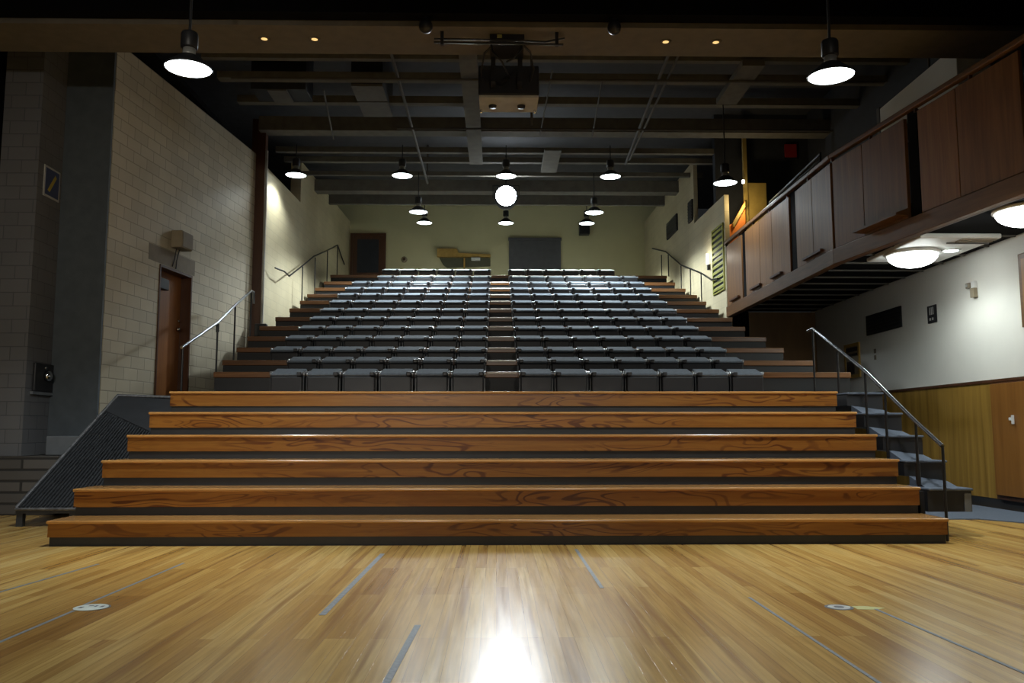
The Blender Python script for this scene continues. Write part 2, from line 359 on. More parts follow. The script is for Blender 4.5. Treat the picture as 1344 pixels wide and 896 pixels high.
struct(B(7.005, 7.045, 8, 18.4, 0, .135).build('baseboard_right', 'black'))
cb = thing('cupboard', 'red brown cupboard with pale handles at the edge of the oak panelling', 'cupboard', (6.99, 10.9, 0))
B(6.96, 7.045, 9.2, 11.83, .14, 1.75).build('body', 'frame_wood', cb)
for (a, b_) in ((10.95, 11.8), (10.05, 10.93)):
    d = B(6.93, 6.958, a, b_, .2, 1.73).build('door', 'cupboard', cb, bevel=.004)
    yy = a+.32 if a > 10.5 else b_-.1
    MB().box(6.895, 6.928, yy, yy+.025, 1.17, 1.29).build('handle', 'white', d, bevel=.006)
    B(6.9, 6.928, yy+.025, yy+.09, 1.22, 1.26).build('latch', 'white', d, bevel=.005)

# ------------------------------------------------------------------ wide timber steps
H = [.2416+.2672*i for i in range(6)]
SY = [8.238+.4776*i for i in range(6)]
XL = [-4.25, -4.25, -4.20, -4.15, -4.11, -4.06]; XR = [4.35, 4.33, 4.35, 4.34, 4.32, 4.29]
for i in range(6):
    y0, y1 = SY[i], SY[i]+.4776; zb = H[i-1] if i else 0; z = H[i]
    if i == 5: y1 = 12.36
    nm = ['lowest wide timber step standing on the strip floor', 'second wide timber step above the strip floor', 'third wide timber step from the strip floor, dark streaky grain',
          'fourth wide timber step, two below the topmost one', 'fifth wide timber step, just below the topmost one', 'topmost wide timber step in front of the first seat row'][i]
    t = thing('timber_step', nm, 'step', (0, y0, zb), 'wide timber steps leading up to the seats')
    kz = zb+(z-zb)*.31 if i else .085
    B(XL[i]+.012, XR[i]-.012, y0+.03, y1+.02 if i < 5 else y1-.02, 0, kz).build('kick_panel', 'kick_black', t)
    B(XL[i], XR[i], y0+.012, y0+.04, kz, z-.032).build('riser_board', 'step_wood', t)
    B(XL[i]+.006, XR[i]-.006, y0+.041, y1+.02 if i < 5 else y1-.02, kz+.002, z-.034).build('carcass', 'riser_black', t)
    B(XL[i]-.012, XR[i]+.012, y0-.012, y1+.012 if i < 5 else y1-.02, z-.032, z).build('tread', 'tread_wood', t, bevel=.013, seg=4)

# ------------------------------------------------------------------ seating platforms
NY = [12.36+.9288*k for k in range(13)]
LEV = [1.94, 2.19, 2.48, 2.77, 3.07, 3.37, 3.68, 3.99, 4.29, 4.60, 4.92, 5.27]
PXL = [-4.1, -4.28, -4.35, -4.45, -4.5, -4.45, -4.4, -4.4, -4.45, -4.47, -4.45, -4.47]
PXR = [5.2, 5.03, 4.86, 4.86, 4.76, 4.78, 4.76, 4.72, 4.74, 4.68, 4.62, 4.6]
for k in range(12):
    z = LEV[k]; y0 = NY[k]; y1 = NY[k+1] if k < 11 else 26.15
    xr = PXR[k]
    t = thing('seating_platform', 'black seating platform with brown nosing, %s tier %s' % (ORD[k], 'up from the timber steps' if k < 11 else 'and topmost'), 'platform', (0, y0, 0), 'stepped seating platforms')
    B(PXL[k], xr, y0+.02, y1+.015, 0, z-.085).build('riser', 'riser_black', t)
    B(PXL[k]-.01, xr+.01, y0, y0+.09, z-.083, z).build('nosing', 'nosing', t, bevel=.008)
    if k < 11: MB().tube([(-.135, y0+.004, z-.014), (.295, y0+.004, z-.014)], .019, 14).build('glint_edging', 'aisle_edge_glint', t)  # pale strip stands for the glint along the nosing
    B(PXL[k], xr, y0+.091, y1-.002, z-.083, z-.002).build('deck', 'riser_black', t)

# ------------------------------------------------------------------ folded seats
def make_seat(side, low):
    """side -1: block beside the door wall, its arm stub towards the aisle at +x; low: the front row stands 11 cm taller"""
    e = .11 if low else 0
    t = thing('auditorium_seat', 'x', 'seat')
    w = .215
    sh = MB(); sh.prismx([(.015, .0), (0, .13+e), (.012, .158+e), (.33, .20+e), (.36, .0)], -w, w); sh.build('seat_shell', 'seat_shell', t, .018, 3)
    bk = MB(); bk.prismx([(-.012, .160+e), (-.004, .185+e), (.31, .275+e), (.345, .262+e), (.35, .208+e), (.012, .152+e)], -w+.004, w-.004)
    bk.build('folded_backrest', 'seat_fabric', t, .016, 3)
    for sx in (-1, 1):
        a = MB(); x = sx*(w+.012)
        a.prismx([(.06, 0), (.05, .12+e), (.10, .20+e), (.26, .24+e), (.30, .2+e), (.26, 0)], x-.008, x+.008); pl_ = a.build('hinge_bracket', 'seat_bracket', t)
        kb = MB(); kb.lathe([(.0, -.016), (.034, -.016), (.034, .014), (0, .014)], (x, .09, .185+e), 10, 'x'); kb.build('hinge_cap', 'seat_metal', pl_)
    xa = -side*(w-.035)
    ar = MB(); ar.box(xa-.032, xa+.032, -.035, .11, .152+e, .208+e); ar.build('folded_arm', 'seat_shell', t, .012, 2)
    return t
protos = {}
LC = [6, 6, 7, 7, 7, 7, 7, 7, 7, 7, 7, 6, 6]; RC = [7]*12+[6]
for r in range(13):
    base = H[5] if r == 0 else LEV[r-1]
    y = 11.70+.9288*r
    for side, cnt in ((-1, LC[r]), (1, RC[r])):
        for j in range(cnt):
            x = -.145-.5*(j+.5) if side < 0 else .303+.49*(j+.5)
            row = 'front row' if r == 0 else ('topmost row' if r == 12 else ORD[r]+' row up')
            lab = 'charcoal folded seat in the %s, %s from the aisle on the %s side' % (row, ORD[j], 'block-wall' if side < 0 else 'balcony')
            key = (side, r == 0)
            loc = (x, y, base)
            grp = 'folded auditorium seats on the tiers'
            if key not in protos:
                t = make_seat(side, r == 0); t.location = loc; t['label'] = lab; t['group'] = grp; protos[key] = t
            else:
                dup(protos[key], loc, lab, grp)

# ------------------------------------------------------------------ ramp and landing at the left of the steps
t = thing('ramp', 'black ribbed ramp rising beside the timber steps below the red brown door', 'ramp', (-4.9, 9.93, 0))
BL, BR, TR, TL = Vector((-5.49, 9.93, .2)), Vector((-4.32, 9.93, .2)), Vector((-4.12, 11.5, 1.5)), Vector((-5.09, 11.5, 1.55))
dz = Vector((0, .0, -.05))
mb = MB(); mb.hexa([BL+dz, BR+dz, TR+dz, TL+dz], [BL, BR, TR, TL]); mb.build('deck', 'ramp', t)
def rp(s, u): return (BL.lerp(BR, s)).lerp(TL.lerp(TR, s), u)
mb = MB()
for i in range(26):
    s0 = .02+i*.0375; s1 = s0+.017; u1 = .84-.24*s0
    up = Vector((0, -.012, .018))
    mb.hexa([rp(s0, .01), rp(s1, .01), rp(s1, u1), rp(s0, u1)], [rp(s0, .01)+up, rp(s1, .01)+up, rp(s1, u1)+up, rp(s0, u1)+up])
mb.build('rib_mat', 'ramp', t)
mb = MB(); up = Vector((0, -.004, .008))
q = [rp(.01, .85), rp(.99, .61), rp(.99, .99), rp(.01, .99)]; mb.hexa(q, [p+up for p in q]); mb.build('upper_plate', 'ramp', t)
mb = MB(); mb.tube([BL+Vector((0, 0, .01)), TL+Vector((0, 0, .012)), (-4.12, 11.52, 1.53)], .022, 8); mb.build('edge_strip', 'ramp_edge', t)
mb = MB(); mb.tube([BL+Vector((0, -.005, 0)), BR+Vector((0, -.005, 0))], .018, 8); mb.build('front_edge', 'ramp_edge', t)
for x in (-5.46, -4.86):
    B(x-.03, x+.04, 9.95, 10.02, 0, .165).build('leg', 'ramp', t)
tag(MB().prism([(-5.05, 11.56), (-4.12, 11.56), (-4.12, 12.3), (-4.55, 12.36), (-4.55, 17.0), (-5.02, 17.0), (-5.3, 14.9), (-5.52, 13.2)], 0, 1.55).build('landing', 'riser_black'), 'black raised landing between the red brown door and the ramp', 'landing')

# ------------------------------------------------------------------ carpeted stairs at the right of the timber steps
t = thing('carpeted_stairs', 'blue grey carpeted stairs with black risers at the balcony end of the timber steps', 'stairs', (4.62, 8.7, 0))
B(4.372, 4.42, 8.8, 12.3, .0, .46).build('stringer', 'black', t)
for i in range(1, 6):
    y0 = SY[i]; y1 = SY[i+1] if i < 5 else 12.3; z = H[i]-.012; zb = z-.24 if i == 1 else H[i-1]-.012
    st = MB().hexa([(4.425, y0+.03, zb+(.10 if i > 1 else 0)), (4.88, y0+.03, zb+(.045 if i > 1 else 0)), (4.88, y1+.028, zb+(.045 if i > 1 else 0)), (4.425, y1+.028, zb+(.10 if i > 1 else 0))],
                   [(4.425, y0+.03, z-.03), (4.88, y0+.03, z-.03), (4.88, y1+.028, z-.03), (4.425, y1+.028, z-.03)]).build('step', 'black', t)
    MB().box(4.425, 4.89, y0, y1+.026, z-.028, z).build('carpet_tread', 'carpet', st, bevel=.012)
    if i > 1:     # carpet swept up from the tread below against the riser
        MB().hexa([(4.475, y0-.30, zb+.001), (4.885, y0-.16, zb+.001), (4.885, y0+.028, zb+.001), (4.475, y0+.028, zb+.001)],
                  [(4.475, y0-.295, zb+.003), (4.885, y0-.155, zb+.003), (4.885, y0+.028, zb+.045), (4.475, y0+.028, zb+.10)]).build('carpet_sweep', 'carpet', st)
B(4.80, 4.87, 8.735, 8.748, .26, .44).build('end_block', 'ledge', t)
tag(MB().prism([(4.43, 10.45), (5.9, 10.45), (6.3, 9.85), (6.95, 8.9), (6.95, 18.0), (5.3, 18.0), (5.3, 12.3), (4.43, 12.3)], .002, .012).build('carpet_strip', 'carpet'), 'blue grey carpet on the floor below the oak panelling', 'carpet')

# ------------------------------------------------------------------ handrails
def handrail(label, posts, pts, r=.021, pr=.015, grp='tubular handrails beside the seats', mat='rail_steel', extra=()):
    b = posts[0]
    t = thing('handrail', label, 'handrail', (b[0], b[1], b[2]), grp)
    MB().tube(pts, r, 10).build('rail', mat, t)
    for (x, y, z0, z1) in posts: MB().tube([(x, y, z0), (x, y, z1)], pr, 8).build('post', 'rail_black', t)
    for (x, y, z0, z1) in extra: MB().tube([(x, y, z0), (x, y, z1)], pr*1.7, 8).build('clamp', 'rail_black', t)
    return t
def lev_at(y):
    k = int((y-12.36)/.9288); return LEV[max(0, min(11, k))]+.003
X = 4.44
handrail('dark tubular handrail descending the carpeted stairs to the strip floor',
         [(X, 8.43, .0, .92), (X, 8.95, .499, 1.17), (X, 9.63, .766, 1.55), (X, 10.13, 1.033, 1.79), (X, 10.93, 1.568, 2.13), (X, 11.76, 1.568, 2.50)],
         [(X, 11.95, 2.50), (X, 11.76, 2.51), (X, 10.13, 1.80), (X, 8.95, 1.18), (X, 8.43, .93)], extra=[(X, 8.95, .52, .74)], mat='rail_dark')
X = -4.3
handrail('tubular handrail beside the red brown door above the timber steps',
         [(X, 11.64, 1.57, 2.24), (X, 13.05, 1.56, 2.72), (X-.17, 14.44, 1.56, 3.2), (X-.33, 15.9, 1.56, 3.70)],
         [(X, 11.6, 2.22), (X, 13.05, 2.75), (X-.17, 14.44, 3.23), (X-.33, 15.9, 3.72), (X-.33, 16.05, 3.72), (X-.33, 16.08, 3.5)], extra=[(X, 13.05, 2.6, 2.73)])
X = -4.57
handrail('thin wall handrail on the upper tiers along the block-wall side',
         [(X, 19.75, 2.5, 4.94), (X, 21.1, 2.5, 5.43), (X, 22.6, 2.5, 5.93), (X, 24.0, 2.5, 6.4)],
         [(X-.12, 17.75, 4.52), (X, 18.05, 4.5), (X, 18.5, 4.48), (X, 19.75, 4.96), (X, 20.9, 5.42), (X, 22.56, 5.93), (X, 24.0, 6.40), (X-.03, 24.9, 6.2), (X-.03, 25.3, 6.1)], .018, .014, mat='rail_black')
X = 4.64
handrail('thin wall handrail on the upper tiers along the balcony side',
         [(X+.1, 19.33, lev_at(19.33), 4.72), (X+.08, 20.32, lev_at(20.32), 5.02), (X+.06, 21.25, lev_at(21.25), 5.28), (X+.04, 22.7, lev_at(22.7), 5.88), (X+.03, 23.6, lev_at(23.6), 6.05)],
         [(X+.12, 17.95, 4.35), (X+.1, 18.4, 4.4), (X+.1, 19.33, 4.73), (X+.08, 20.32, 5.03), (X+.06, 21.25, 5.3), (X+.03, 23.0, 6.02), (X, 24.8, 6.5)], .018, .014, mat='rail_black')

# ------------------------------------------------------------------ left wall dressing
d1 = MB(F1).box(1.5, 2.54, .17, .21, 1.62, 3.76).build('door_1', 'door_wood', bevel=.004); struct(d1, 'red brown timber door in the cream block wall')
fm = MB(F1); fm.box(1.472, 1.505, -.015, .26, 1.6, 3.788); fm.box(2.53, 2.568, -.015, .26, 1.6, 3.788); fm.box(1.506, 2.529, -.015, .26, 3.745, 3.788); fm.build('frame', 'frame_wood', d1)
MB(F1).box(1.56, 1.92, .06, .165, 3.42, 3.60).build('door_closer', 'sign_black', d1, bevel=.01)
k = MB(F1); k.lathe([(0, 0), (.03, 0), (.035, .05), (0, .055)], (2.42, .11, 2.83), 12, 'y'); k.build('knob', 'chrome', d1)
k = MB(F1); k.lathe([(0, 0), (.022, 0), (.022, .03), (0, .03)], (2.45, .135, 2.98), 10, 'y'); k.build('lock', 'chrome', d1)
MB(F1).box(1.506, 2.529, .0, .16, 1.6, 1.66).build('threshold', 'black', d1)
p = MB(F1).box(1.12, 2.66, -.004, -.001, 3.80, 4.06); struct(p.build('trim_17', 'patch'), 'darker unpainted lintel band over the red brown door')
t = thing('wall_speaker', 'small tan speaker box on the block wall above the red brown door', 'speaker', wpt(F1, 1.95, 4.12))
MB(F1).box(1.78, 2.16, -.2, -.003, 4.13, 4.42).build('cabinet', 'box_brown', t, bevel=.015)
MB(F1).box(1.80, 2.14, -.212, -.202, 4.15, 4.40).build('grille', 'patch', t)
cb_ = MB(F1); cb_.tube([(1.9, -.05, 4.13), (1.9, -.02, 3.95), (1.86, -.012, 3.82)], .008, 6); cb_.tube([(2.0, -.05, 4.13), (1.98, -.02, 3.95), (1.98, -.012, 3.80)], .008, 6); cb_.build('cable', 'sign_black', t)
t = thing('wall_sign', 'small blue sign with a yellow stroke and white border on the grey pillar', 'sign', (-6.32, 11.86, 4.4))
B(-6.33, -6.318, 11.65, 12.07, 4.36, 4.80).build('border', 'paper', t); B(-6.3175, -6.315, 11.68, 12.04, 4.39, 4.77).build('face', 'sign_blue', t)
k = MB(); k.add([(-6.314, 11.74, 4.46), (-6.314, 11.80, 4.44), (-6.314, 11.97, 4.68), (-6.314, 11.93, 4.72)], [(0, 1, 2, 3)]); k.build('stroke', 'sign_yellow', t)
t = thing('control_plate', 'black wall box with a round silver knob low on the grey pillar', 'switch', (-6.3, 11.9, 1.6))
B(-6.33, -6.29, 11.66, 12.14, 1.63, 2.02).build('back_box', 'sign_black', t, bevel=.01)
B(-6.33, -6.285, 11.62, 12.17, 1.585, 1.625).build('bottom_rail', 'ledge', t)
k = MB(); k.lathe([(0, 0), (.075, 0), (.07, .05), (.035, .07), (0, .07)], (-6.29, 11.95, 1.85), 16, 'x'); k.build('knob', 'chrome', t)
k = MB(); k.lathe([(0, 0), (.022, 0), (.022, .02), (0, .02)], (-6.29, 11.9, 1.96), 10, 'x'); k.build('button', 'chrome', t)
tag(MB().tube([(-4.80, 17.27, 3.2), (-4.80, 17.27, 6.9)], .03, 8).build('wall_mounted_pipe', 'lamp_steel'), 'thin pale vertical pipe against the dark brown column', 'pipe')
t = thing('wall_mounted_cable_box', 'black cable box at the lower end of the pale vertical pipe', 'box', (-4.74, 17.2, 2.9))
B(-4.90, -4.66, 17.1, 17.23, 2.95, 3.25).build('case', 'sign_black', t, bevel=.02); B(-4.88, -4.68, 17.085, 17.098, 3.0, 3.2).build('lid', 'lamp_black', t)

# ------------------------------------------------------------------ back wall dressing
d2 = B(-4.5, -3.55, 26.13, 26.19, 5.28, 7.17).build('door_2', 'frame_wood'); struct(d2, 'dark brown door in the far corner of the back wall')
fm = MB(); fm.box(-4.58, -4.5, 26.11, 26.195, 5.28, 7.25); fm.box(-3.55, -3.47, 26.11, 26.195, 5.28, 7.25); fm.box(-4.499, -3.551, 26.11, 26.195, 7.171, 7.25); fm.build('frame', 'frame_wood', d2)
B(-4.36, -3.69, 26.118, 26.129, 6.0, 7.05).build('upper_panel', 'dark_wall', d2)
t = thing('wall_mounted_screen', 'dark grey rectangular screen panel on the back wall', 'screen', (1.2, 26.15, 5.95))
B(.38, 2.01, 26.15, 26.19, 5.98, 7.04).build('cloth', 'screen', t); B(.37, 2.02, 26.13, 26.19, 5.93, 5.978).build('bottom_bar', 'seat_shell', t); B(.36, 2.03, 26.1, 26.19, 7.042, 7.12).build('top_case', 'screen', t)
t = thing('control_booth_window', 'long booth window with yellow timber lintel above the seats on the back wall', 'window', (-1.0, 26.1, 6.1))
k = MB(); k.prismy([(-1.8, 6.48), (-.2, 6.48), (-.2, 6.22), (-1.55, 6.16), (-1.68, 6.26)], 26.15, 26.19); k.build('dark_opening', 'booth_dark', t)
k = MB(); k.prismy([(-1.87, 6.5), (-.2, 6.5), (-.2, 6.58), (-1.2, 6.62), (-1.25, 6.76), (-1.87, 6.76)], 26.08, 26.19); k.build('lintel', 'yellow_wood', t)
B(-.80, -.52, 26.0, 26.14, 6.38, 6.47).build('projector_port', 'white', t, bevel=.01)
B(-1.04, -.99, 26.1, 26.148, 6.12, 6.479).build('mullion', 'yellow_wood', t)
t = thing('wall_plate', 'small round brown plate on the back wall between door and booth window', 'plate', (-2.9, 26.19, 6.35))
k = MB(); k.lathe([(0, -.02), (.09, -.02), (.1, 0), (0, 0)], (-2.9, 26.195, 6.43), 16, 'y'); k.build('disc', 'box_brown', t)
k = MB(); k.lathe([(0, -.03), (.04, -.03), (.04, -.021), (0, -.021)], (-2.9, 26.195, 6.43), 12, 'y'); k.build('boss', 'frame_wood', t)
t = thing('ceiling_speaker', 'small dark box hanging high on the back wall above the screen', 'speaker', (2.75, 26.0, 7.2))
B(2.58, 2.9, 25.9, 26.19, 7.2, 7.55).build('cabinet', 'sign_black', t, bevel=.02); B(2.61, 2.87, 25.885, 25.898, 7.23, 7.52).build('grille', 'lamp_black', t)

# ------------------------------------------------------------------ right rear wall dressing
t = thing('louvre_vent', 'tall olive yellow louvred panel on the cream wall beside the balcony', 'vent', wpt(FR, 8.1, 4.1))
k = MB(FR)
k.box(7.66, 7.70, -.03, -.002, 4.07, 5.52); k.box(8.48, 8.52, -.03, -.002, 4.07, 5.52); k.box(7.7, 8.48, -.03, -.002, 5.49, 5.52); k.box(7.7, 8.48, -.03, -.002, 4.07, 4.10); k.build('frame', 'olive', t)
MB(FR).box(7.7, 8.48, -.006, -.002, 4.10, 5.49).build('back_plate', 'sign_black', t)
for i in range(11):
    z = 4.13+i*.125
    k = MB(FR); k.hexa([(7.7, -.028, z), (8.48, -.028, z), (8.48, -.008, z+.03), (7.7, -.008, z+.03)], [(7.7, -.03, z+.05), (8.48, -.03, z+.05), (8.48, -.01, z+.08), (7.7, -.01, z+.08)]); k.build('slat', 'olive', t)
t = thing('sconce', 'small lit wall light beside the olive louvred panel', 'lamp', wpt(FR, 7.4, 4.7))
k = MB(FR); k.lathe([(0, .0), (.025, .0), (.032, .08), (.028, .24), (0, .25)], (7.4, -.06, 4.83), 12); k.build('glass', 'white_bulb', t)
MB(FR).box(7.37, 7.43, -.07, -.002, 4.70, 4.825).build('bracket', 'sign_black', t, bevel=.006)
lamp('POINT', 'sconce_light', wpt(FR, 7.4, 5.0, -.2), 5, (1, .95, .8), t, shadow_soft_size=.05)
for (a, b_, z0, z1, lb) in ((3.25, 4.45, 6.33, 6.78, 'black wall vent high on the cream wall towards the back'), (5.65, 6.05, 6.2, 6.72, 'black wall vent high on the cream wall nearer the balcony')):
    t = thing('wall_vent', lb, 'vent', wpt(FR, a, z0), 'high black vents on the cream wall')
    MB(FR).box(a, b_, -.04, -.002, z0, z1).build('frame', 'sign_black', t)
    k = MB(FR)
    for i in range(6): zz = z0+.04+i*(z1-z0-.08)/6; k.box(a+.03, b_-.03, -.055, -.041, zz, zz+.03)
    k.build('grille', 'lamp_black', t)

# ------------------------------------------------------------------ right front wall dressing
X = 7.048
def wbox(x0, y0, y1, z0, z1): return B(x0, X, y0, y1, z0, z1)
t = thing('wall_grille', 'long black rectangular grille on the white wall under the balcony', 'vent', (7, 15.2, 2.9))
wbox(7.03, 14.5, 15.9, 2.88, 3.25).build('frame', 'sign_black', t)
k = MB()
for i in range(5): k.box(7.018, 7.028, 14.53, 15.87, 2.91+i*.065, 2.94+i*.065)
k.build('slats', 'lamp_black', t)
t = thing('wall_mounted_notice', 'small black notice with pale lines on the white wall under the balcony', 'sign', (7, 13.47, 2.82))
wbox(7.035, 13.33, 13.61, 2.82, 3.10).build('board', 'sign_black', t)
k = MB()
for i in range(3): k.box(7.028, 7.033, 13.41+i*.05, 13.43+i*.05, 2.95, 3.07)
for i in range(2): k.box(7.028, 7.033, 13.42+i*.08, 13.46+i*.08, 2.86, 2.90)
k.build('print', 'paper', t)
t = thing('wall_mounted_sensor', 'tiny grey sensor on the white wall beside a pale upright box', 'sensor', (7, 12.35, 3.19)); wbox(7.0, 12.3, 12.4, 3.19, 3.27).build('case', 'patch', t, bevel=.01)
B(6.985, 6.998, 12.33, 12.37, 3.21, 3.25).build('lens', 'paper', t)
t = thing('wall_box', 'pale upright thermostat box on the white wall near the dome lights', 'box', (7, 12.2, 3.03)); wbox(6.98, 12.16, 12.25, 3.03, 3.17).build('case', 'box_brown', t, bevel=.008); wbox(7.0, 12.16, 12.25, 3.172, 3.27).build('cover', 'white', t, bevel=.006)
t = thing('framed_notice', 'timber framed notice low on the white wall behind the handrail', 'frame', (7, 16.6, 2.1))
k = MB(); k.box(7.02, X, 16.25, 16.31, 2.12, 2.80); k.box(7.02, X, 16.89, 16.95, 2.12, 2.80); k.box(7.02, X, 16.311, 16.889, 2.74, 2.80); k.box(7.02, X, 16.311, 16.889, 2.12, 2.18); k.build('frame', 'yellow_wood', t)
wbox(7.03, 16.312, 16.888, 2.181, 2.739).build('sheet', 'box_brown', t)
k = MB(); k.box(7.024, 7.029, 16.34, 16.86, 2.64, 2.72); k.box(7.024, 7.029, 16.34, 16.86, 2.55, 2.60); k.box(7.024, 7.029, 16.5, 16.84, 2.2, 2.45); k.build('print', 'sign_black', t)
t = thing('light_switch', 'two small grey switches on the white wall beside the framed notice', 'switch', (7, 15.6, 2.38))
wbox(7.035, 15.56, 15.63, 2.52, 2.60).build('switch', 'patch', t); wbox(7.035, 15.56, 15.63, 2.40, 2.48).build('switch', 'patch', t)
t = thing('timber_board', 'brown timber board at the picture edge of the white wall', 'board', (7, 10.7, 2.5)); wbox(7.0, 9.9, 11.1, 2.45, 3.44).build('frame', 'fascia_wood', t, bevel=.01); B(6.99, 6.999, 9.98, 11.02, 2.53, 3.36).build('face', 'cupboard', t)

# ------------------------------------------------------------------ balcony front
t = thing('balcony_front', 'walnut panelled balcony front with timber rail along the white wall side', 'balcony', (4.9, 11.9, 3.46))
zb, zt = 3.69, 4.96
def panel(fr, a, b_, z1=zt): return MB(fr).box(a+.006, b_-.006, .0, .045, zb, z1).build('panel', 'panel_wood', t, bevel=.004)
def ys(y): return 17.6-y
for a, b_ in ((17.55, 16.45), (16.2, 15.3), (15.3, 14.6), (14.6, 13.7), (13.4, 12.68), (12.68, 11.93)): panel(G1, ys(a), ys(b_))
for a, b_ in ((.03, .80), (.80, 1.76), (2.02, 2.72), (2.72, 3.7), (3.95, 4.9), (4.9, 5.9), (5.9, H2)): panel(G2, a, b_)
for fr, a, b_ in ((G1, .0, .05), (G1, 1.17, 1.37), (G1, 3.93, 4.17), (G2, 1.80, 1.98), (G2, 3.74, 3.91)):
    MB(fr).box(a, b_, .02, .08, 3.69, 5.0).build('post', 'void', t)
k = MB(G1); k.box(0, H1, -.02, .06, 3.46, 3.68); k.M = G2; k.box(0, H2, -.02, .06, 3.46, 3.68); k.build('fascia', 'fascia_wood', t, bevel=.006)
k = MB(G1); k.box(0, H1, .06, .10, 3.46, 3.69); k.M = G2; k.box(0, H2, .06, .10, 3.46, 3.69); k.build('fascia_lining', 'frame_wood', t)
k = MB(G1); k.box(-.05, H1, -.03, .05, 5.01, 5.08); k.M = G2; k.box(0, H2, -.03, .05, 5.01, 5.08); k.build('rail', 'fascia_wood', t, bevel=.015)
for fr, a, b_ in ((G1, .35, .95), (G1, 1.75, 2.35), (G1, 2.95, 3.5), (G1, 4.55, 5.3)):
    MB(fr).box(a, b_, -.05, -.002, 3.74, 3.775).build('ledge', 'frame_wood', t)
MB(G2).hexa([(.75, -.16, 3.73), (1.75, -.16, 3.73), (1.75, -.002, 3.73), (.75, -.002, 3.73)], [(.75, -.16, 3.76), (1.75, -.16, 3.76), (1.75, -.002, 3.82), (.75, -.002, 3.82)]).build('ledge', 'fascia_wood', t)
k = MB()
for fr, L in ((G1, H1), (G2, H2)):
    k.M = fr
    n_ = int(L/.9)
    for i in range(n_+1): MB(fr).box(i*L/n_, i*L/n_+.03, .0, .04, 4.96, 5.01).build('rail_bracket', 'frame_wood', t)
# things on the balcony
t = thing('glass_louvre_window', 'steel framed glass louvre standing behind the balcony rail', 'window', (5.25, 14.4, 3.9))
k = MB(); X = 5.2
k.tube([(X, 15.7, 3.9), (X, 15.7, 5.42), (X, 13.15, 5.52), (X, 13.15, 3.9)], .018, 8); k.build('frame', 'rail_steel', t)
for i in range(7):
    z = 4.93+i*.075; MB().hexa([(X-.02, 15.67, z), (X-.02, 13.18, z+.02), (X+.03, 13.18, z+.05), (X+.03, 15.67, z+.03)], [(X-.025, 15.67, z+.006), (X-.025, 13.18, z+.026), (X+.025, 13.18, z+.056), (X+.025, 15.67, z+.036)]).build('blade', 'chrome' if i < 2 else 'glass_dark', t)
t = thing('ventilation_duct', 'pale grey boxed duct above the balcony front', 'duct', (6.7, 12.6, 5.9))
B(6.5, 6.99, 11.4, 13.8, 5.93, 6.52).build('casing', 'white_wall', t, bevel=.01); B(6.49, 6.995, 13.8, 13.9, 5.9, 6.55).build('flange', 'duct', t)
k = MB(); k.tube([(6.75, 12.6, 6.52), (6.75, 12.6, 8.19)], .02, 6); k.build('hanger', 'conduit', t)
t = thing('exit_sign', 'small red sign high on the dark wall behind the balcony', 'sign', (6.6, 18.4, 7.25)); B(6.48, 6.74, 18.40, 18.445, 7.2, 7.5).build('face', 'red', t); B(6.46, 6.76, 18.41, 18.448, 7.16, 7.198).build('lower_edge', 'sign_black', t)
struct(B(5.36, 5.44, 17.85, 17.93, 3.91, 7.6).build('trim_18', 'yellow_lit'), 'yellow lit post behind the far end of the balcony')
struct(B(5.45, 5.86, 17.9, 17.95, 3.91, 6.45).build('wall_balcony_partition', 'yellow_lit'))
t = thing('sloped_panel', 'orange lit sloped panel behind the far end of the balcony rail', 'panel', (5.1, 17.75, 3.95))
k = MB(); k.prismy([(4.97, 3.91), (5.33, 3.91), (5.33, 6.0), (5.05, 5.5), (4.97, 5.47)], 17.72, 17.78); k.build('face', 'orange', t)
k = MB(); k.prismy([(5.06, 5.4), (5.32, 5.86), (5.32, 5.98), (5.04, 5.5)], 17.66, 17.715); k.build('edge_board', 'yellow_lit', t)
k = MB(); k.prismy([(5.1, 5.05), (5.3, 5.1), (5.3, 5.45)], 17.69, 17.718); k.build('dark_gap', 'sign_black', t)
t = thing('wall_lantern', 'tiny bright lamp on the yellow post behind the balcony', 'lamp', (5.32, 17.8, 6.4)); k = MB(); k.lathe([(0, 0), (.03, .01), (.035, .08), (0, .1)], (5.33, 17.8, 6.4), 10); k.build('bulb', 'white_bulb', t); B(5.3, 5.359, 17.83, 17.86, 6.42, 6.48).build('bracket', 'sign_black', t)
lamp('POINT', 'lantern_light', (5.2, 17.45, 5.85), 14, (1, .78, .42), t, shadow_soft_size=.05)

# ceiling dome lights, cassette and downlight under the balcony
for (x, y, r, zo, lb) in ((5.97, 11.88, .35, -.071, 'white glass dome light under the balcony beside the air conditioning cassette'), (6.29, 9.7, .37, 0, 'white glass dome light under the balcony at the picture edge')):
    t = thing('ceiling_dome_light', lb, 'lamp', (x, y, 3.69), 'dome lights under the balcony')
    k = MB(); k.lathe([(0, 3.697), (r+.02, 3.697), (r+.02, 3.665), (r-.01, 3.655), (0, 3.655)], (x, y, zo), 32); k.build('rim', 'white', t)
    k = MB(); k.lathe([(r-.015, 3.654)]+[((r-.015)*math.cos(a*PI/18), 3.654-.17*math.sin(a*PI/18)) for a in range(1, 9)]+[(0.001, 3.484)], (x, y, zo), 32); k.build('diffuser', 'dome_glass', t)
    lamp('SPOT', 'dome_lamp', (x, y, 3.46+zo), 100, (.9, 1, .97), t, spot_size=3.05, spot_blend=.5, shadow_soft_size=.25)
t = thing('air_conditioning_cassette', 'white ceiling air conditioning cassette under the balcony', 'air conditioner', (6.3, 11.5, 3.6))
B(5.62, 6.72, 10.95, 12.6, 3.63, 3.697).build('body', 'white', t, bevel=.02)
k = MB(); k.box(6.2, 6.68, 11.0, 11.06, 3.615, 3.628); k.box(6.2, 6.68, 11.10, 11.16, 3.615, 3.628); k.build('grille', 'patch', t)
